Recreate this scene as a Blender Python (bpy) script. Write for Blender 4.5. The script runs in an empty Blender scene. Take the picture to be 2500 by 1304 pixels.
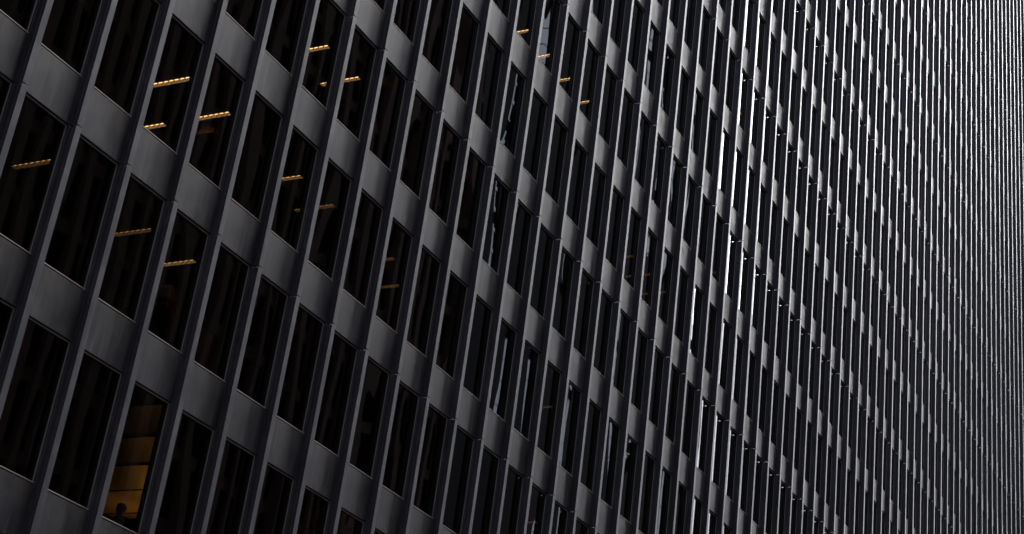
import bpy, math, random
from mathutils import Matrix, Vector

random.seed(7)
rnd = random.Random(11)
D = bpy.data
scene = bpy.context.scene
COL = scene.collection

# ------------------------------------------------------------------ camera
BAY = 1.5                       # metres per window bay; facade units below are bays
R = [[0.445901, -0.8864, 0.124366], [-0.440784, -0.096526, 0.892408], [-0.779026, -0.452744, -0.433753]]
CAMU = (-11.42945, -13.89805, -9.63171)
EYE = 1.7
ZOFF = EYE - CAMU[2] * BAY      # facade z = 0 (head of the reference window row) in metres
FPX = 3925.25
cam = D.cameras.new("camera")
cam.sensor_width = 36
cam.lens = FPX / 2500 * 36
cam.clip_start = 0.1
cam.clip_end = 2000
camo = D.objects.new("camera", cam)
COL.objects.link(camo)
M = Matrix(R).transposed().to_4x4()
M.translation = Vector((CAMU[0] * BAY, CAMU[1] * BAY, EYE))
camo.matrix_world = M
scene.camera = camo

# ------------------------------------------------------------------ sky, sun, exposure
SUN_AZ, SUN_EL = math.radians(-28), math.radians(44)      # azimuth measured from +X
world = D.worlds.new("World")
scene.world = world
world.use_nodes = True
wn, wl = world.node_tree.nodes, world.node_tree.links
wn.clear()
sky = wn.new("ShaderNodeTexSky")
sky.sky_type = 'NISHITA'
sky.sun_disc = False
sky.sun_elevation = SUN_EL
sky.sun_rotation = math.pi / 2 - SUN_AZ
sky.air_density = 1.0
sky.dust_density = 6.0
sky.ozone_density = 1.0
hs = wn.new("ShaderNodeHueSaturation")
hs.inputs["Saturation"].default_value = 0.36
bg = wn.new("ShaderNodeBackground")
bg.inputs["Strength"].default_value = 0.085
wo = wn.new("ShaderNodeOutputWorld")
wl.new(sky.outputs[0], hs.inputs["Color"])
tint = wn.new("ShaderNodeMix")          # cool overcast cast
tint.data_type = 'RGBA'
tint.blend_type = 'MULTIPLY'
tint.inputs[0].default_value = 1.0
tint.inputs[7].default_value = (0.95, 0.985, 1.07, 1)
wl.new(hs.outputs[0], tint.inputs[6])
wl.new(tint.outputs[2], bg.inputs["Color"])
wl.new(bg.outputs[0], wo.inputs["Surface"])

sun = D.lights.new("sun", 'SUN')
sun.energy = 1.2
sun.angle = math.radians(40)
sun.color = (1.0, 0.995, 0.985)
suno = D.objects.new("sun", sun)
COL.objects.link(suno)
sd = Vector((math.cos(SUN_EL) * math.cos(SUN_AZ), math.cos(SUN_EL) * math.sin(SUN_AZ), math.sin(SUN_EL)))
suno.rotation_euler = (-sd).to_track_quat('-Z', 'Y').to_euler()
suno.location = (0, -10, 60)

scene.view_settings.view_transform = 'Standard'
scene.view_settings.look = 'None'
scene.view_settings.exposure = 1.25
scene.view_settings.gamma = 1.0
scene.render.engine = 'CYCLES'
scene.cycles.max_bounces = 7
scene.cycles.diffuse_bounces = 3
scene.cycles.glossy_bounces = 4
scene.cycles.transparent_max_bounces = 12
scene.cycles.sample_clamp_indirect = 4.0
scene.cycles.use_denoising = True


# ------------------------------------------------------------------ helpers
def W(x, y, z):
    """facade units (bays) -> metres"""
    return Vector((x * BAY, y * BAY, z * BAY + ZOFF))


class MB:
    def __init__(self):
        self.v, self.f = [], []

    def box(self, x0, x1, y0, y1, z0, z1):
        b = len(self.v)
        self.v += [(x0, y0, z0), (x1, y0, z0), (x1, y1, z0), (x0, y1, z0),
                   (x0, y0, z1), (x1, y0, z1), (x1, y1, z1), (x0, y1, z1)]
        self.f += [tuple(b + i for i in q) for q in
                   ((0, 3, 2, 1), (4, 5, 6, 7), (0, 1, 5, 4), (1, 2, 6, 5), (2, 3, 7, 6), (3, 0, 4, 7))]
        return self

    def poly(self, pts):
        b = len(self.v)
        self.v += [tuple(p) for p in pts]
        self.f.append(tuple(range(b, b + len(pts))))
        return self

    def prism(self, outline, z0, z1):
        """closed xy outline (counter clockwise) extruded in z"""
        b = len(self.v)
        n = len(outline)
        self.v += [(x, y, z0) for x, y in outline] + [(x, y, z1) for x, y in outline]
        self.f.append(tuple(b + i for i in range(n - 1, -1, -1)))
        self.f.append(tuple(b + n + i for i in range(n)))
        for i in range(n):
            k = (i + 1) % n
            self.f.append((b + i, b + k, b + n + k, b + n + i))
        return self

    def lathe(self, prof, seg=16, c=(0, 0)):
        b = len(self.v)
        for r, z in prof:
            for i in range(seg):
                a = 2 * math.pi * i / seg
                self.v.append((c[0] + r * math.cos(a), c[1] + r * math.sin(a), z))
        for j in range(len(prof) - 1):
            for i in range(seg):
                k = (i + 1) % seg
                self.f.append((b + j * seg + i, b + j * seg + k, b + (j + 1) * seg + k, b + (j + 1) * seg + i))
        self.f.append(tuple(b + i for i in range(seg - 1, -1, -1)))
        e = b + (len(prof) - 1) * seg
        self.f.append(tuple(e + i for i in range(seg)))
        return self

    def add(self, other, off=(0, 0, 0)):
        b = len(self.v)
        self.v += [(x + off[0], y + off[1], z + off[2]) for x, y, z in other.v]
        self.f += [tuple(b + i for i in q) for q in other.f]
        return self

    def scaled(self, s):
        m = MB()
        m.v = [(x * s, y * s, z * s) for x, y, z in self.v]
        m.f = list(self.f)
        return m

    def mesh(self, name, mat):
        me = D.meshes.new(name)
        me.from_pydata(self.v, [], self.f)
        me.materials.append(mat)
        me.update()
        return me

    def build(self, name, mat, parent=None, loc=(0, 0, 0)):
        return link(name, self.mesh(name, mat), parent, loc)


def link(name, me, parent=None, loc=(0, 0, 0)):
    o = D.objects.new(name, me)
    COL.objects.link(o)
    o.location = loc
    o.parent = parent
    return o


def empty(name, loc=(0, 0, 0)):
    o = D.objects.new(name, None)
    COL.objects.link(o)
    o.location = loc
    o.empty_display_size = 0.3
    return o


def tag(o, label=None, cat=None, group=None, kind=None):
    if label: o["label"] = label
    if cat: o["category"] = cat
    if group: o["group"] = group
    if kind: o["kind"] = kind
    return o


# ------------------------------------------------------------------ materials
def newmat(name):
    m = D.materials.new(name)
    m.use_nodes = True
    nt = m.node_tree
    nt.nodes.clear()
    out = nt.nodes.new("ShaderNodeOutputMaterial")
    return m, nt, out


def N(nt, typ, **kw):
    n = nt.nodes.new(typ)
    for k, v in kw.items():
        if k.startswith("i_"):
            n.inputs[k[2:].replace("_", " ")].default_value = v
        else:
            setattr(n, k, v)
    return n


def math_node(nt, op, a, b=None, clamp=False):
    n = nt.nodes.new("ShaderNodeMath")
    n.operation = op
    n.use_clamp = clamp
    for i, v in enumerate((a, b)):
        if v is None: continue
        if isinstance(v, (int, float)): n.inputs[i].default_value = v
        else: nt.links.new(v, n.inputs[i])
    return n.outputs[0]


def noise(nt, scale, stretch=(1, 1, 1), detail=3, rough=0.55, off=0.0):
    g = nt.nodes.new("ShaderNodeNewGeometry")
    mp = nt.nodes.new("ShaderNodeMapping")
    mp.inputs["Scale"].default_value = stretch
    mp.inputs["Location"].default_value = (off, off * 1.7, off * 0.6)
    nt.links.new(g.outputs["Position"], mp.inputs["Vector"])
    t = nt.nodes.new("ShaderNodeTexNoise")
    t.inputs["Scale"].default_value = scale
    t.inputs["Detail"].default_value = detail
    t.inputs["Roughness"].default_value = rough
    nt.links.new(mp.outputs[0], t.inputs["Vector"])
    return t.outputs[0]


def ramp(nt, v, lo, hi, a, b):
    n = nt.nodes.new("ShaderNodeMapRange")
    nt.links.new(v, n.inputs[0])
    for i, q in zip((1, 2, 3, 4), (lo, hi, a, b)):
        n.inputs[i].default_value = q
    return n.outputs[0]


def mixcol(nt, fac, a, b):
    n = nt.nodes.new("ShaderNodeMix")
    n.data_type = 'RGBA'
    if isinstance(fac, (int, float)): n.inputs[0].default_value = fac
    else: nt.links.new(fac, n.inputs[0])
    for i, v in ((6, a), (7, b)):
        if isinstance(v, tuple): n.inputs[i].default_value = (*v, 1)
        else: nt.links.new(v, n.inputs[i])
    return n.outputs[2]


def bump(nt, h, dist, strength=1.0, normal=None):
    b = nt.nodes.new("ShaderNodeBump")
    b.inputs["Distance"].default_value = dist
    b.inputs["Strength"].default_value = strength
    nt.links.new(h, b.inputs["Height"])
    if normal: nt.links.new(normal, b.inputs["Normal"])
    return b.outputs[0]


def simple(name, col, rough=0.6, metal=0.0, vary=0.12, scale=3.0, spec=0.5):
    m, nt, out = newmat(name)
    p = N(nt, "ShaderNodeBsdfPrincipled")
    p.inputs["Roughness"].default_value = rough
    p.inputs["Metallic"].default_value = metal
    p.inputs["Specular IOR Level"].default_value = spec
    c = mixcol(nt, noise(nt, scale, detail=4), tuple(q * (1 - vary) for q in col), tuple(min(1, q * (1 + vary)) for q in col))
    nt.links.new(c, p.inputs["Base Color"])
    nt.links.new(p.outputs[0], out.inputs[0])
    return m


FH, WH = 2.53897, 1.82781       # storey height and window height in bays


def steel_paint(name, base, rough, dirt, wave, ior=1.5):
    """black-grey painted steel: streaks, weathering under the sills, slightly uneven sheet"""
    m, nt, out = newmat(name)
    p = N(nt, "ShaderNodeBsdfPrincipled")
    p.inputs["IOR"].default_value = ior
    oi = N(nt, "ShaderNodeObjectInfo")
    var = ramp(nt, oi.outputs["Random"], 0, 1, 0.86, 1.14)
    streak = noise(nt, 5.0, (1, 1, 0.12), 4, 0.6)
    blotch = noise(nt, 2.2, (1, 1, 0.7), 5, 0.62, 4.0)
    c = mixcol(nt, ramp(nt, streak, 0.35, 0.7, 0, 1), tuple(q * (0.68 if dirt else 0.88) for q in base), tuple(q * (1.32 if dirt else 1.12) for q in base))
    dust = (base[0] * 1.9 + 0.012, base[1] * 1.75 + 0.009, base[2] * 1.55 + 0.006)
    c = mixcol(nt, math_node(nt, 'MULTIPLY', ramp(nt, blotch, 0.48, 0.74, 0, 1), 0.5), c, dust)
    if dirt:
        g = N(nt, "ShaderNodeNewGeometry")
        sp = N(nt, "ShaderNodeSeparateXYZ")
        nt.links.new(g.outputs["Position"], sp.inputs[0])
        zz = math_node(nt, 'SUBTRACT', sp.outputs[2], ZOFF - WH * BAY)
        fr = math_node(nt, 'FRACT', math_node(nt, 'DIVIDE', zz, FH * BAY))     # 1 just under a sill
        band = ramp(nt, fr, 0.86, 1.0, 0, 1)
        k = math_node(nt, 'MULTIPLY', band, ramp(nt, noise(nt, 3.0, (1, 1, 0.35), 6, 0.7, 9.0), 0.38, 0.66, 0, 1), True)
        c = mixcol(nt, math_node(nt, 'MULTIPLY', k, dirt), c, (0.15, 0.125, 0.105))
        drip = ramp(nt, noise(nt, 9.0, (1, 1, 0.05), 2, 0.5, 2.0), 0.58, 0.70, 0, 1)
        c = mixcol(nt, math_node(nt, 'MULTIPLY', drip, 0.7), c, dust)
    mul = nt.nodes.new("ShaderNodeMix")
    mul.data_type = 'RGBA'
    mul.blend_type = 'MULTIPLY'
    mul.inputs[0].default_value = 1
    nt.links.new(c, mul.inputs[6])
    cb = N(nt, "ShaderNodeCombineColor")
    for i in range(3): nt.links.new(var, cb.inputs[i])
    nt.links.new(cb.outputs[0], mul.inputs[7])
    nt.links.new(mul.outputs[2], p.inputs["Base Color"])
    rr = math_node(nt, 'ADD', ramp(nt, blotch, 0.3, 0.75, rough - (0.09 if dirt else 0.03), rough + (0.10 if dirt else 0.05)), ramp(nt, streak, 0.3, 0.7, -0.03, 0.03))
    nt.links.new(rr, p.inputs["Roughness"])
    nrm = bump(nt, noise(nt, 1.4, (1, 1, 0.8), 1, 0.4, 3.0), wave)
    if dirt: nrm = bump(nt, noise(nt, 60, detail=2), 0.0005, 0.25, nrm)
    nt.links.new(nrm, p.inputs["Normal"])
    nt.links.new(p.outputs[0], out.inputs[0])
    return m


M_SPAN = steel_paint("spandrel_paint", (0.058, 0.061, 0.074), 0.49, 0.9, 0.010, 1.45)
M_MULL = steel_paint("mullion_paint", (0.102, 0.106, 0.126), 0.37, 0.0, 0.0012)
M_TRIM = simple("trim_metal", (0.62, 0.59, 0.545), 0.38, 0.0, 0.2, 2.0)
M_FRAME = simple("frame_metal", (0.13, 0.108, 0.09), 0.45, 0.0, 0.2, 2.0)
M_DARK = simple("reveal_dark", (0.012, 0.012, 0.013), 0.7)


def glass_mat():
    m, nt, out = newmat("bronze_glass")
    nrm = bump(nt, noise(nt, 0.6, (1, 1, 0.34), 1, 0.4, 6.0), 0.0085)
    fr = N(nt, "ShaderNodeFresnel")
    fr.inputs["IOR"].default_value = 1.74
    nt.links.new(nrm, fr.inputs["Normal"])
    gl = N(nt, "ShaderNodeBsdfGlossy")
    gl.inputs["Roughness"].default_value = 0.004
    gl.inputs["Color"].default_value = (0.96, 0.97, 1.0, 1)
    nt.links.new(nrm, gl.inputs["Normal"])
    tr = N(nt, "ShaderNodeBsdfTransparent")
    tr.inputs["Color"].default_value = (0.42, 0.325, 0.215, 1)
    mx = N(nt, "ShaderNodeMixShader")
    nt.links.new(fr.outputs[0], mx.inputs[0])
    nt.links.new(tr.outputs[0], mx.inputs[1])
    nt.links.new(gl.outputs[0], mx.inputs[2])
    nt.links.new(mx.outputs[0], out.inputs[0])
    return m


M_GLASS = glass_mat()
M_CEIL = simple("ceiling_board", (0.5, 0.47, 0.42), 0.9)
M_FLOOR = simple("carpet", (0.10, 0.09, 0.08), 0.95)
M_CORE = simple("core_wall", (0.22, 0.20, 0.18), 0.9)


def emit(name, col, s):
    m, nt, out = newmat(name)
    e = N(nt, "ShaderNodeEmission")
    e.inputs[0].default_value = (*col, 1)
    e.inputs[1].default_value = s
    nt.links.new(e.outputs[0], out.inputs[0])
    return m


# ------------------------------------------------------------------ ground
GX0, GX1 = -700, 900
m_ground = simple("ground_concrete", (0.17, 0.165, 0.155), 0.9, scale=0.4)
m_road = simple("asphalt", (0.05, 0.05, 0.052), 0.85, scale=0.8)
m_pave = simple("paving", (0.24, 0.235, 0.225), 0.85, scale=1.2)
m_line = simple("road_paint", (0.75, 0.74, 0.7), 0.7)
tag(MB().box(GX0, GX1, -800, 800, -0.4, -0.15).build("ground", m_ground), kind="structure")
tag(MB().box(GX0, GX1, -27.0, -11.0, -0.15, -0.12).build("road", m_road), kind="structure")
tag(MB().box(GX0, GX1, -11.0, 0.0, -0.15, 0.0).build("pavement", m_pave), kind="structure")
tag(MB().box(GX0, GX1, -33.0, -27.0, -0.15, 0.0).build("pavement_opposite", m_pave), kind="structure")
lines = MB()
for i in range(-30, 60):
    lines.box(i * 6.0, i * 6.0 + 3.0, -19.08, -18.92, -0.12, -0.116)
tag(lines.build("lane_marking", m_line), kind="structure")

# ------------------------------------------------------------------ the dark tower
N0, N1 = -5, 70                 # bays (index of the bay's right window edge)
F0, F1 = -3, 22                 # storeys (window heads at z = f * FH)
WW = 0.845                      # window frame width
FIN = 0.0775                    # mullion centre, right of the window's right edge
SPY = -0.030                    # spandrel face
JOINT = 0.014                   # height of the mullion joints above the window head
GAP = 0.018
FLD = -0.139                    # outer face of the mullion flange

tower = empty("office_tower", (N0 * BAY, 0, 0))
tag(tower, "dark steel office tower with tall tinted windows between projecting vertical mullions", "building")
TOFF = Vector((-N0 * BAY, 0, 0))


def T(x, y, z):
    """facade units -> position in the tower's own space"""
    return W(x, y, z) + TOFF


def proj(x, y, z):
    d = [x - CAMU[0], y - CAMU[1], z - CAMU[2]]
    c = [sum(R[i][k] * d[k] for k in range(3)) for i in range(3)]
    if c[2] > -0.1: return None
    return 1250 + FPX * c[0] / -c[2], 652 - FPX * c[1] / -c[2]


def area(pts):
    q = [proj(*p) for p in pts]
    if any(k is None for k in q): return 0
    # clip polygon to the frame
    def clip(poly, ax, lim, sgn):
        o = []
        for i in range(len(poly)):
            a, b = poly[i - 1], poly[i]
            ia, ib = sgn * (a[ax] - lim) >= 0, sgn * (b[ax] - lim) >= 0
            if ia != ib:
                t = (lim - a[ax]) / (b[ax] - a[ax])
                o.append((a[0] + t * (b[0] - a[0]), a[1] + t * (b[1] - a[1])))
            if ib: o.append(b)
        return o
    for ax, lim, s in ((0, 0, 1), (0, 2500, -1), (1, 0, 1), (1, 1304, -1)):
        q = clip(q, ax, lim, s)
        if len(q) < 3: return 0
    return abs(sum(q[i - 1][0] * q[i][1] - q[i][0] * q[i - 1][1] for i in range(len(q)))) / 2


cells = [(n, f) for n in range(N0, N1 + 1) for f in range(F0, F1 + 1)]

# window: a thin bright metal frame with a deep return, the pane set back inside it
fw_, dep = 0.0115, 0.028
y1_ = 0.0065
fm, tr_ = MB(), MB()
for m_, ya, yb in ((tr_, 0.0, y1_), (fm, y1_ + 0.0005, dep + 0.02)):
    m_.box(-WW, -WW + fw_, ya, yb, -WH, 0)
    m_.box(-fw_, 0, ya, yb, -WH, 0)
    m_.box(-WW + fw_, -fw_, ya, yb, -fw_, 0)
    m_.box(-WW + fw_, -fw_, SPY - 0.003 if m_ is tr_ else ya, yb, -WH, -WH + fw_)
bead = MB()
b0, b1 = fw_, fw_ + 0.010
bead.box(-WW + b0, -WW + b1, dep - 0.012, dep + 0.018, -WH + b0, -b0)
bead.box(-b1, -b0, dep - 0.012, dep + 0.018, -WH + b0, -b0)
bead.box(-WW + b1, -b1, dep - 0.012, dep + 0.018, -b1, -b0)
bead.box(-WW + b1, -b1, dep - 0.012, dep + 0.018, -WH + b0, -WH + b1)
pm = MB().poly([(-WW + fw_, 0, -WH + fw_), (-fw_, 0, -WH + fw_), (-fw_, 0, -fw_), (-WW + fw_, 0, -fw_)])
# spandrel: sheet steel panel with a turned lower lip
sm = MB()
S0, S1 = JOINT, FH - WH - 0.018
sm.box(-1 + 0.148, 0.007, SPY, SPY + 0.012, S0, S1)
sm.box(-1 + 0.148, 0.007, SPY + 0.012, 0.012, S0, S0 + 0.008)
sm.box(-1 + 0.148, 0.007, SPY + 0.012, 0.012, S1 - 0.008, S1)
# mullion section: rolled steel section two storeys long
mm = MB()
L0, L1 = GAP / 2, 2 * FH - GAP / 2
t_w, hw = 0.008, 0.050
ft = 0.011
out = [(FIN - 0.068, 0.0055), (FIN + 0.068, 0.0055), (FIN + 0.068, SPY - 0.006), (FIN + t_w + 0.006, SPY - 0.006),
       (FIN + t_w, SPY - 0.013), (FIN + t_w, FLD + ft + 0.006), (FIN + t_w + 0.006, FLD + ft), (FIN + hw, FLD + ft - 0.001),
       (FIN + hw, FLD + 0.002), (FIN + hw - 0.002, FLD), (FIN - hw + 0.002, FLD), (FIN - hw, FLD + 0.002),
       (FIN - hw, FLD + ft - 0.001), (FIN - t_w - 0.006, FLD + ft), (FIN - t_w, FLD + ft + 0.006), (FIN - t_w, SPY - 0.013),
       (FIN - t_w - 0.006, SPY - 0.006), (FIN - 0.068, SPY - 0.006)]
mm.prism(out[::-1], L0, L1)
# post behind the mullion, closing the wall between two windows
post = MB().box(0.001, 0.154, 0.006, 0.11, 0, 2 * FH)


def top300(items, key):
    s = sorted(items, key=key, reverse=True)
    big = [c for c in s[:300] if key(c) > 0]
    bs = set(big)
    return big, [c for c in items if c not in bs]


def win_area(c):
    n, f = c
    return area([(n - WW, 0, f * FH - WH), (n, 0, f * FH - WH), (n, 0, f * FH), (n - WW, 0, f * FH)])


def span_area(c):
    n, f = c
    return area([(n - 0.8, SPY, f * FH + S0), (n, SPY, f * FH + S0), (n, SPY, f * FH + S1), (n - 0.8, SPY, f * FH + S1)])


mcells = [(n, f) for n in range(N0 - 1, N1 + 1) for f in range(-4, F1 + 1, 2)]


def mull_area(c):
    n, f = c
    return area([(n + FIN - hw, FLD, f * FH), (n + FIN + hw, FLD, f * FH), (n + FIN + hw, FLD, (f + 2) * FH), (n + FIN - hw, FLD, (f + 2) * FH)])


# windows
big, rest = top300(cells, win_area)
me_f = fm.scaled(BAY).mesh("window", M_FRAME)
me_r = tr_.scaled(BAY).mesh("edge_trim", M_TRIM)
me_b = bead.scaled(BAY).mesh("glazing_bead", M_DARK)
me_p = pm.scaled(BAY).mesh("pane", M_GLASS)
for n, f in big:
    w = link("window", me_f, tower, T(n, 0, f * FH))
    link("glazing_bead", me_b, w)
    link("edge_trim", me_r, w)
    p = link("pane", me_p, w, (0, dep * BAY, 0))
    p.rotation_euler = (rnd.gauss(0, 0.002), 0, rnd.gauss(0, 0.0035))
fj, pj, bj, rj = MB(), MB(), MB(), MB()
rs_ = tr_.scaled(BAY)
fs, ps, bs_ = fm.scaled(BAY), pm.scaled(BAY), bead.scaled(BAY)
for n, f in rest:
    o = T(n, 0, f * FH)
    fj.add(fs, o)
    bj.add(bs_, o)
    rj.add(rs_, o)
    a, b = rnd.gauss(0, 0.0012), rnd.gauss(0, 0.0016)
    q = MB()
    q.v = [(x, y - z * a + x * b, z) for x, y, z in ps.v]
    q.f = ps.f
    pj.add(q, (o[0], o[1] + dep * BAY, o[2]))
wj = tag(fj.build("distant_windows", M_FRAME, tower), kind="stuff")
tag(pj.build("distant_panes", M_GLASS, wj), kind="stuff")
tag(rj.build("distant_edge_trims", M_TRIM, wj), kind="stuff")
tag(bj.build("distant_glazing_beads", M_DARK, wj), kind="stuff")

# spandrels
big, rest = top300(cells, span_area)
me_s = sm.scaled(BAY).mesh("spandrel_panel", M_SPAN)
for n, f in big:
    o = link("spandrel_panel", me_s, tower, T(n, 0, f * FH))
    o.rotation_euler = (rnd.gauss(0, 0.0012), 0, rnd.gauss(0, 0.0014))
sj, ss = MB(), sm.scaled(BAY)
for n, f in rest:
    sj.add(ss, T(n, 0, f * FH))
tag(sj.build("distant_spandrel_panels", M_SPAN, tower), kind="stuff")

# mullions
big, rest = top300(mcells, mull_area)
me_m = mm.scaled(BAY).mesh("mullion_section", M_MULL)
for n, f in big:
    o = link("mullion_section", me_m, tower, T(n, rnd.uniform(-0.001, 0.001), f * FH + JOINT) + Vector((rnd.uniform(-.003, .003), 0, 0)))
mj, ms = MB(), mm.scaled(BAY)
for n, f in rest:
    mj.add(ms, T(n, 0, f * FH + JOINT))
tag(mj.build("distant_mullion_sections", M_MULL, tower), kind="stuff")
posts = MB()
pz0, pz1 = F0 * FH - WH, (F1 + 1) * FH
for n in range(N0 - 1, N1 + 1):
    posts.box(n + 0.001, n + 0.154, 0.006, 0.11, pz0, pz1)
pp = MB()
pp.v = [tuple(T(*v)) for v in posts.v]
pp.f = posts.f
tag(pp.build("wall_posts", M_DARK, tower), kind="stuff")

# floors, ceilings, core, roof, base
CZ = 0.10                       # ceiling above window head
FZ = 0.344                      # finished floor of the storey above
DEPTH = 9.0


def tbox(name, mat, x0, x1, y0, y1, z0, z1):
    m = MB().box(x0, x1, y0, y1, z0, z1)
    m.v = [tuple(T(*v)) for v in m.v]
    return m.build(name, mat, tower)


for f in range(F0, F1 + 1):
    tbox("slab_edge", M_DARK, N0 - 0.85, N1 + 0.2, 0.016, 0.10, f * FH + 0.002, (f + 1) * FH - WH - 0.002)
    tbox("ceiling", M_CEIL, N0 - 0.85, N1 + 0.2, 0.105, DEPTH, f * FH + CZ, f * FH + CZ + 0.02)
    tbox("floor_slab", M_FLOOR, N0 - 0.85, N1 + 0.2, 0.105, DEPTH, f * FH + CZ + 0.022, f * FH + FZ)
tbox("core_wall", M_CORE, N0 - 0.85, N1 + 0.2, DEPTH + 0.01, DEPTH + 8, F0 * FH - WH, (F1 + 1) * FH)
tbox("end_wall", M_MULL, N0 - 1.0, N0 - 0.855, 0.006, DEPTH + 8, F0 * FH - WH, (F1 + 1) * FH)
tbox("end_wall", M_MULL, N1 + 0.22, N1 + 0.4, 0.006, DEPTH + 8, F0 * FH - WH, (F1 + 1) * FH)
tbox("roof", M_DARK, N0 - 1.0, N1 + 0.4, 0.006, DEPTH + 8, (F1 + 1) * FH + 0.01, (F1 + 1) * FH + 0.3)
bm_ = MB().box(N0 - 1.0, N1 + 0.4, 0.3, DEPTH + 8, -ZOFF / BAY, F0 * FH - WH - 0.01)
bm_.v = [tuple(T(*v)) for v in bm_.v]
bm_.build("base_wall", M_DARK, tower)
# partitions across the storeys, every few bays, seen dimly through the glass
for f in range(F0 + 1, 12):
    for n in range(N0 + rnd.randint(0, 3), N1, 1):
        if rnd.random() < 0.13 and not (f == -1 and 2 < n < 10):
            tbox("partition", M_CORE, n + 0.08, n + 0.14, 1.0 if rnd.random() < .5 else 0.16, 6.0, (f - 1) * FH + FZ + .002, f * FH + CZ - 0.002)

# ------------------------------------------------------------------ lit ceiling lights
M_HOUSE = simple("fixture_white", (0.45, 0.42, 0.36), 0.5)
M_LOUV = simple("louvre_metal", (0.62, 0.58, 0.5), 0.5, 0.0)
M_TUBE = [emit("tube_bright", (1.0, 0.73, 0.40), 2.3), emit("tube_mid", (1.0, 0.70, 0.36), 1.3), emit("tube_dim", (1.0, 0.66, 0.34), 0.48)]
LW, LL, LD, NC = 0.104, 0.81, 0.042, 8


def fixture(ll, nc):
    hm, lm, tm = MB(), MB(), MB()
    hm.box(-LW / 2, -LW / 2 + 0.004, 0, ll, -LD, 0)
    hm.box(LW / 2 - 0.004, LW / 2, 0, ll, -LD, 0)
    hm.box(-LW / 2 + .004, LW / 2 - .004, 0, 0.004, -LD, 0)
    hm.box(-LW / 2 + .004, LW / 2 - .004, ll - 0.004, ll, -LD, 0)
    for i in range(1, nc):
        y = ll * i / nc
        lm.box(-LW / 2 + .005, LW / 2 - .005, y - 0.002, y + 0.002, -LD + 0.001, -0.012)
    tm.box(-LW * 0.16, LW * 0.16, 0.01, ll - 0.01, -0.008, -0.003)
    return (hm.scaled(BAY).mesh("housing", M_HOUSE), lm.scaled(BAY).mesh("louvre", M_LOUV),
            [tm.scaled(BAY).mesh("tube", m) for m in M_TUBE])


FIX = [fixture(LL, NC), fixture(0.42, 4)]
SHORT = {(6, 1), (9, 1), (10, 1), (19, 3), (16, 1), (16, 0)}
LIGHTS = [
    # bay, storey, start y, brightness, label
    (3, 1, .81, 0, "bright louvred ceiling light in the upper left lit window, upper of its two lights"),
    (4, 1, 2.07, 0, "short-looking louvred ceiling light low in the upper left lit window, lower of its two"),
    (4, 1, .81, 0, "bright louvred ceiling light above a brown cabinet, in the window right of the two-light window"),
    (1, 0, .81, 2, "dim louvred ceiling light in the window at the left edge, leftmost of all lights"),
    (3, 0, .81, 2, "louvred ceiling light alone in its dark window, directly below the two-light window"),
    (4, 0, .81, 1, "faint louvred ceiling light above orange-brown shelves and a pale box"),
    (6, 2, .81, 0, "ceiling light near the top edge, upper of the two in its window, beside a joint"),
    (7, 2, .81, 0, "ceiling light near the top edge that shows in two windows either side of a mullion"),
    (6, 1, .81, 1, "ceiling light in the left of two neighbouring lit windows left of centre"),
    (7, 1, .81, 2, "faint ceiling light showing through both of two neighbouring lit windows left of centre"),
    (9, 1, .81, 2, "faint short ceiling light near the picture centre, upper of two in one window"),
    (10, 1, 1.28, 2, "very faint ceiling light near the picture centre, lower of two in one window"),
    (13, 4, .81, 0, "first and topmost of four amber ceiling lights stepping down from the top centre"),
    (14, 4, .81, 0, "second of four amber ceiling lights stepping down from the top centre"),
    (15, 4, .81, 0, "third of four amber ceiling lights stepping down from the top centre"),
    (16, 4, .81, 0, "fourth and lowest of four amber ceiling lights stepping down from the top centre"),
    (19, 3, .81, 2, "first and topmost of three faint orange ceiling lights right of centre"),
    (20, 3, .81, 2, "middle one of three faint orange ceiling lights right of centre"),
    (21, 3, .81, 2, "lowest of three faint orange ceiling lights right of centre"),
    (16, 1, 1.0, 2, "faint ceiling light low in the picture, in a window below the centre"),
    (16, 0, 1.05, 2, "faint ceiling light at the bottom edge below the centre"),
    (25, 4, .81, 2, "tiny orange ceiling light in the bright-edged windows right of centre, first of three"),
    (26, 4, .81, 2, "tiny orange ceiling light in the bright-edged windows right of centre, second of three"),
    (27, 4, .81, 2, "tiny orange ceiling light in the bright-edged windows right of centre, third of three"),
    (25, 6, .81, 1, "tiny amber ceiling light high in the right half, lower of two above each other"),
    (25, 7, .81, 2, "tiny amber ceiling light near the top edge in the right half, upper of two"),
]
for n, f, y, b, lab in LIGHTS:
    e = empty("ceiling_light", W(n + 0.77, y + 0.02, f * FH + CZ - 0.001))
    tag(e, lab, "ceiling light", "lit ceiling lights seen through the windows")
    me_h, me_l, me_t = FIX[1 if (n, f) in SHORT else 0]
    link("housing", me_h, e)
    link("louvre", me_l, e)
    link("tube", me_t[b], e)

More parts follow.
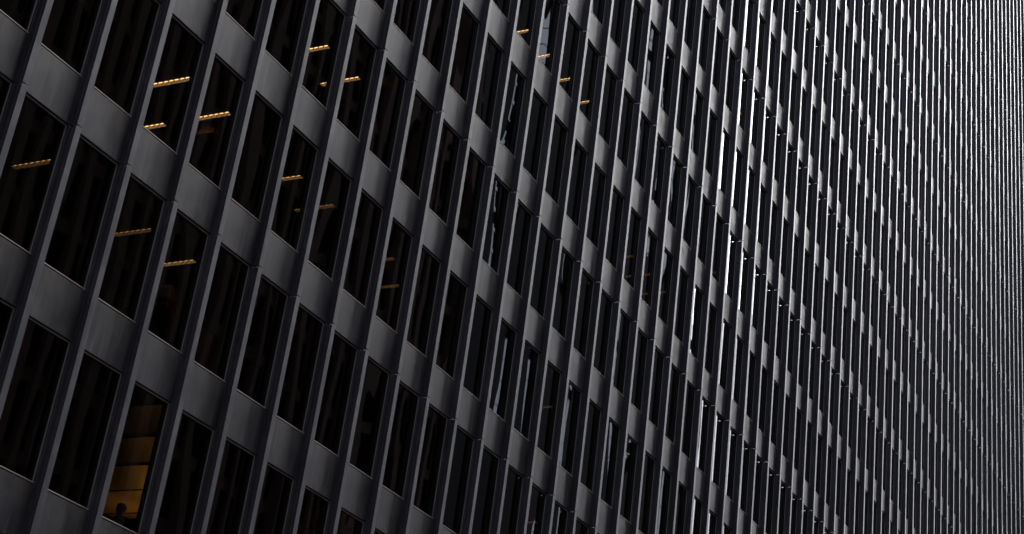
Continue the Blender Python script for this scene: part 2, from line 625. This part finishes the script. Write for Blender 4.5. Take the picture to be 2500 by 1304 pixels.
# ------------------------------------------------------------------ the lit room with the person
M_AMB = None
def perforated():
    m, nt, out = newmat("perforated_ceiling_metal")
    p = N(nt, "ShaderNodeBsdfPrincipled")
    p.inputs["Roughness"].default_value = 0.45
    tc = N(nt, "ShaderNodeNewGeometry")
    w = N(nt, "ShaderNodeTexWave", wave_type='BANDS', bands_direction='Y')
    w.inputs["Scale"].default_value = 6.5
    w.inputs["Distortion"].default_value = 0.0
    nt.links.new(tc.outputs["Position"], w.inputs["Vector"])
    c = mixcol(nt, ramp(nt, w.outputs["Color"], 0.3, 0.7, 0, 1), (0.10, 0.08, 0.05), (0.66, 0.54, 0.34))
    nt.links.new(c, p.inputs["Base Color"])
    nt.links.new(p.outputs[0], out.inputs[0])
    return m
M_PERF = perforated()
fz = -FH
for i in range(5):
    x0 = 4.17 + i * 1.055
    m = MB()
    K = 10
    for k in range(K):
        a0, a1 = k / K, (k + 1) / K
        zc = lambda a: -0.022 * (1 - math.sin(math.pi * a) ** 0.8)
        m.poly([(a0 * 1.03 * BAY, 0.13 * BAY, zc(a0) * BAY), (a1 * 1.03 * BAY, 0.13 * BAY, zc(a1) * BAY),
                (a1 * 1.03 * BAY, 6 * BAY, zc(a1) * BAY), (a0 * 1.03 * BAY, 6 * BAY, zc(a0) * BAY)])
    e = m.build("ceiling_vault", M_PERF, tower, T(x0, 0, fz + CZ - 0.01))
    MB().box(1.034 * BAY, 1.052 * BAY, 0.13 * BAY, 6 * BAY, -0.034 * BAY, -0.005 * BAY).build("joint_rail", M_DARK, e)
# unseen floor-standing uplighter, added to light the room from below the sill line
FLZ = fz - WH - 0.35
up = empty("added_uplighter", W(8.2, 3.9, FLZ))
tag(up, "unseen uplighter floor lamp added to light the amber room, hidden below the window sill", "lamp")
M_LAMPM = simple("lamp_metal", (0.2, 0.19, 0.17), 0.4, 0.8)
MB().lathe([(0.16, 0.0), (0.16, 0.02), (0.03, 0.035)], 16).build("base", M_LAMPM, up, (0, 0, 0.001))
MB().lathe([(0.014, 0.03), (0.014, 2.30)], 10).build("pole", M_LAMPM, up)
MB().lathe([(0.03, 2.28), (0.10, 2.32), (0.17, 2.42), (0.165, 2.42), (0.09, 2.34)], 18).build("lamp_bowl", M_LAMPM, up)
MB().lathe([(0.05, 2.355), (0.06, 2.38), (0.04, 2.41)], 12).build("bulb", emit("bulb_glow", (1.0, 0.62, 0.25), 3.0), up)
li = D.lights.new("lamp_light", 'POINT')
li.energy = 6.5
li.color = (1.0, 0.56, 0.14)
li.shadow_soft_size = 0.2
lo = D.objects.new("lamp_light", li)
COL.objects.link(lo)
lo.parent = up
lo.location = (0, 0, 2.48)

# blinds drawn in the windows beside the lit room
M_BLIND = simple("brown_blind", (0.085, 0.062, 0.045), 0.85, scale=6)
for n, lab in ((2, "brown roller blind drawn down in the lower left window, two left of the amber one"),
               (3, "brown roller blind drawn down in the window just left of the amber lit one"),
               (5, "brown roller blind drawn down in the window just right of the amber lit one"),
               (6, "brown roller blind drawn down in the second window right of the amber lit one"),
               (7, "brown roller blind drawn down in the third window right of the amber lit one")):
    e = empty("roller_blind", W(n - WW / 2, 0.14, fz - WH))
    tag(e, lab, "blind", "brown roller blinds beside the amber lit room")
    w2 = (WW / 2 + 0.06) * BAY
    m = MB()
    K = 14
    for k in range(K):
        a0, a1 = -w2 + 2 * w2 * k / K, -w2 + 2 * w2 * (k + 1) / K
        y0, y1 = 0.006 * math.sin(k * 1.7), 0.006 * math.sin((k + 1) * 1.7)
        m.poly([(a0, y0, 0.02), (a1, y1, 0.02), (a1, y1, (WH + 0.06) * BAY), (a0, y0, (WH + 0.06) * BAY)])
    m.build("fabric", M_BLIND, e)
    MB().box(-w2, w2, -0.012, 0.012, 0.0, 0.022).build("bottom_bar", M_DARK, e)
    MB().box(-w2, w2, -0.02, 0.03, (WH + 0.06) * BAY, (WH + 0.09) * BAY).build("roller", M_DARK, e)

# office things close behind the glass
M_CAB = simple("pale_cabinet_metal", (0.75, 0.76, 0.66), 0.6)
M_WOOD = simple("orange_wood", (0.48, 0.21, 0.07), 0.55, scale=5)


def floor_z(f):
    return f * FH - FH + FZ


def cabinet(lab, x0, x1, y0, y1, f, hgt):
    e = empty("filing_cabinet", W((x0 + x1) / 2, (y0 + y1) / 2, floor_z(f) + 0.001))
    tag(e, lab, "cabinet", "pale filing cabinets behind the glass")
    a, b = (x1 - x0) / 2 * BAY, (y1 - y0) / 2 * BAY
    MB().box(-a, a, -b, b, 0.05, hgt).build("body", M_CAB, e)
    MB().box(-a + .02, a - .02, -b + .02, b - .02, 0, 0.049).build("plinth", M_DARK, e)
    nd = 4
    dh = (hgt - 0.08) / nd
    for k in range(nd):
        d = MB().box(-a + .01, a - .01, b + .001, b + .02, 0.06 + k * dh, 0.05 + (k + 1) * dh).build("drawer", M_CAB, e)
        MB().box(-.06, .06, b + .021, b + .035, 0.06 + (k + .6) * dh, 0.075 + (k + .6) * dh).build("handle", M_LAMPM, d)


cabinet("pale filing cabinet behind the glass under the faint light and orange shelves", 3.80, 4.12, 0.2, 0.5, 0, 1.50)
cabinet("wide pale filing cabinet behind the glass, in the window right of the orange shelves", 4.32, 4.95, 0.2, 0.5, 0, 1.54)
e = empty("bookcase", W(5.25, 2.0, floor_z(0) + 0.001))
tag(e, "orange-brown wooden bookcase deep behind the faintly lit window on the left", "bookcase")
bw, bd, bh = 0.55 * BAY, 0.2 * BAY, 3.1
MB().box(bd - .03, bd, -bw, bw, 0, bh).build("back", M_WOOD, e)
for s_ in (-1, 1):
    MB().box(-bd, bd - .031, s_ * bw - .012, s_ * bw + .012, 0, bh).build("side", M_WOOD, e)
for k in range(8):
    MB().box(-bd, bd - .031, -bw + .014, bw - .014, .05 + k * .43, .08 + k * .43).build("shelf", M_WOOD, e)
e = empty("hanging_cabinet", W(5.05, 1.45, FH + CZ - 0.002))
tag(e, "small brown cabinet fixed under the ceiling below a bright light, upper left", "cabinet")
MB().box(-.12, .16, -.30, .30, -.30, 0).build("box", M_WOOD, e)
MB().box(-.135, -.121, -.29, -.005, -.29, -.01).build("door", M_WOOD, e)
MB().box(-.135, -.121, .005, .29, -.29, -.01).build("door", M_WOOD, e)

# person sitting at a desk in the lit room, dark against the ceiling
PX, PY = 4.02, 0.40
prs = empty("person", W(PX, PY, floor_z(-1) + 0.001))
tag(prs, "person in dark clothes seated by the amber lit window, head and shoulders in silhouette", "person")
V, E_, RAD = [], [], []


def jt(p, r, par=None):
    V.append(p)
    RAD.append(r)
    if par is not None: E_.append((par, len(V) - 1))
    return len(V) - 1


pel = jt((0, 0, .50), (.15, .17))
wai = jt((-.01, 0, .62), (.125, .15), pel)
che = jt((-.02, 0, .78), (.13, .17), wai)
shl = jt((-.02, 0, .90), (.085, .11), che)
nek = jt((-.03, 0, .97), (.052, .052), shl)
skl = jt((-.04, 0, 1.03), (.07, .065), nek)
hed = jt((-.045, 0, 1.10), (.094, .078), skl)
crn = jt((-.035, 0, 1.165), (.075, .065), hed)
jt((-.138, 0, 1.075), (.016, .014), hed)
for s_ in (-1, 1):
    sh = jt((-.02, s_ * .19, .88), (.062, .062), shl)
    el = jt((-.08, s_ * .24, .63), (.046, .046), sh)
    wr = jt((-.30, s_ * .16, .775), (.028, .03), el)
    pa = jt((-.37, s_ * .14, .785), (.018, .036), wr)
    for q, (dy, ln) in enumerate(((-.033, .062), (-.011, .075), (.011, .07), (.032, .055))):
        a = jt((-.415, s_ * .14 + dy, .788), (.009, .009), pa)
        b = jt((-.415 - ln * .55, s_ * .14 + dy, .786), (.008, .008), a)
        jt((-.415 - ln, s_ * .14 + dy, .772), (.007, .007), b)
    a = jt((-.35, s_ * (.14 - .05), .785), (.010, .010), pa)
    jt((-.39, s_ * (.14 - .07), .782), (.008, .008), a)
    hp = jt((-.03, s_ * .10, .48), (.095, .095), pel)
    kn = jt((-.42, s_ * .13, .50), (.065, .062), hp)
    an = jt((-.40, s_ * .13, .10), (.042, .042), kn)
    ft_ = jt((-.43, s_ * .13, .045), (.04, .045), an)
    jt((-.56, s_ * .14, .035), (.03, .042), ft_)
pme = D.meshes.new("body")
pme.from_pydata(V, E_, [])
po = link("body", pme, prs)
M_CLOTH = simple("dark_clothes", (0.02, 0.02, 0.024), 0.85)
pme.materials.append(M_CLOTH)
sk = po.modifiers.new("skin", 'SKIN')
sk.use_smooth_shade = True
for i_, r_ in enumerate(RAD):
    pme.skin_vertices[0].data[i_].radius = r_
    pme.skin_vertices[0].data[i_].use_root = (i_ == 0)
sb = po.modifiers.new("smooth", 'SUBSURF')
sb.levels = sb.render_levels = 2
M_HAIR = simple("dark_hair", (0.012, 0.009, 0.007), 0.6)
hair = MB()
prof = []
for j in range(9):
    t = math.pi * (0.5 - 0.78 * j / 8)
    prof.append((t,))
seg = 18
for j in range(10):
    th = -0.45 + (math.pi / 2 + 0.45) * j / 9
    for i_ in range(seg):
        a = 2 * math.pi * i_ / seg
        rr = math.cos(th) * (1 + 0.05 * math.sin(3 * a + j))
        front = 0.72 if (math.cos(a) < -0.3 and th < 0.35) else 1.0
        hair.v.append((-.03 + .118 * rr * math.cos(a) * front, .098 * rr * math.sin(a), 1.115 + .112 * math.sin(th)))
for j in range(9):
    for i_ in range(seg):
        k = (i_ + 1) % seg
        hair.f.append((j * seg + i_, j * seg + k, (j + 1) * seg + k, (j + 1) * seg + i_))
hair.build("hair", M_HAIR, prs)
ch = empty("office_chair", W(PX, PY, floor_z(-1) + 0.001))
tag(ch, "high-backed dark office chair behind the seated person in the amber window", "chair")
MB().box(-.22, .24, -.24, .24, .30, .355).build("seat", M_DARK, ch)
cb_ = MB()
for k in range(8):
    z0, z1 = .40 + k * .08, .40 + (k + 1) * .08
    w0 = .23 - .012 * max(0, k - 3) ** 1.4
    cb_.box(.27 + .012 * k, .33 + .012 * k, -w0, w0, z0, z1 - .001)
cb_.build("backrest", M_DARK, ch)
MB().lathe([(.03, .06), (.03, .30)], 10).build("column", M_LAMPM, ch)
for k in range(5):
    a = 2 * math.pi * k / 5
    m = MB().box(0.03, .30, -.025, .025, .035, .065)
    m.v = [(x * math.cos(a) - y * math.sin(a), x * math.sin(a) + y * math.cos(a), z) for x, y, z in m.v]
    lg = m.build("leg", M_LAMPM, ch)
    MB().lathe([(.02, 0.0), (.025, .017), (.02, .034)], 8, (.28 * math.cos(a), .28 * math.sin(a))).build("caster", M_DARK, lg)
dk = empty("desk", W(PX - 0.42, PY, floor_z(-1) + 0.001))
tag(dk, "dark desk with a low screen in front of the seated person", "desk")
MB().box(-.28, .32, -.38, .75, .70, .735).build("top", M_WOOD, dk)
MB().box(-.30, -.281, -.38, .75, .60, .84).build("screen", M_DARK, dk)
for x in (-.25, .27):
    for y in (-.34, .71):
        MB().box(x - .02, x + .02, y - .02, y + .02, 0, .699).build("leg", M_LAMPM, dk)

# ------------------------------------------------------------------ opposite side of the street (seen in the panes)
M_BROWN = simple("brown_granite", (0.36, 0.235, 0.195), 0.7, scale=0.6)
M_OPG = simple("dark_window_strip", (0.02, 0.02, 0.023), 0.5, spec=0.2)
M_PALE = simple("pale_stone", (0.78, 0.78, 0.78), 0.7, scale=0.5)


def opposite(name, label, x0, x1, y1, depth, hgt, pitch, pw, pd, pmat, gapf, wmat=None, bmat=None):
    o = empty(name, (x0, y1, 0))
    tag(o, label, "building")
    L = x1 - x0
    MB().box(0, L, -depth, 0, 0, hgt).build("wall", wmat or M_OPG, o)
    pier = MB().box(-pw / 2, pw / 2, 0.002, pd, 0, hgt - 1.0)
    if gapf:
        pier = MB()
        z = 0.0
        while z < hgt - 5:
            pier.box(-pw / 2, pw / 2, 0.002, pd, z, z + 3.4)
            z += 3.75
    me = pier.mesh("pier", pmat)
    k = 0
    x = pitch / 2
    while x < L:
        link("pier", me, o, (x, 0, 0))
        x += pitch
    me2 = MB().box(0, L, 0.003, pd * 0.5, 0, 0.7).mesh("floor_band", bmat or M_BROWN)
    z = 4.0
    while z < hgt:
        link("floor_band", me2, o, (0, 0, z))
        z += 3.75
    MB().box(-0.3, L + 0.3, -depth - 0.3, pd + 0.2, hgt, hgt + 1.2).build("roof", M_BROWN, o)
    return o


YO = -33.0
opposite("granite_tower", "brown granite block across the street, mirrored dimly in the far left windows", -62, 42, YO, 40, 55, 1.3, 0.5, 0.4, M_BROWN, False)
opposite("granite_tower", "taller brown granite tower across the street, mirrored in the windows left of centre", 42.1, 69.9, YO, 40, 78, 1.45, 0.5, 0.4, M_BROWN, False)

opposite("added_street_end_tower", "unseen dark brown tower added at the left end of the street to block sky light", -115, -66, 30.0, 62, 95, 1.6, 0.5, 0.4, M_BROWN, False)  # unseen tower, added to keep sky light off the mullion webs
# made-up open screen of dark blades, slots shaped to put pale strips in the panes
so = empty("added_blade_screen", (70.0, YO, 0))
tag(so, "made-up dark screen of tall blades, its slots shaped for pale strips mirrored in the middle windows", "building")
SL, SH, PITCH = 46.5, 122.0, 3.92
blade = MB().box(0, PITCH - 0.95, -0.15, 0, 0, SH).mesh("blade", M_OPG)
k = 0
while (k + 1) * PITCH - 0.95 < SL:
    o = link("blade", blade, so, (k * PITCH + rnd.uniform(-.10, .10), rnd.uniform(-.03, .03), 0))
    k += 1
rung = MB().box(0, SL - 0.5, -0.62, -0.21, 0, 0.55).mesh("rung", M_OPG)
z = 3.0
while z < SH:
    link("rung", rung, so, (0, 0, z))
    z += 7.6


# mirror block added far behind the screen, reflects sky so its slots read grey
M_MIRR = simple("added_mirror_glass", (0.92, 0.93, 0.95), 0.1, 1.0, 0.04)
opposite("added_reflector_tower", "tall mirror-glass block added as a sky reflector far behind the bladed screen, grey in the panes", 158, 262, -95.0, 20, 205, 6.0, 0.8, 0.3, M_OPG, False, M_MIRR, M_MIRR)
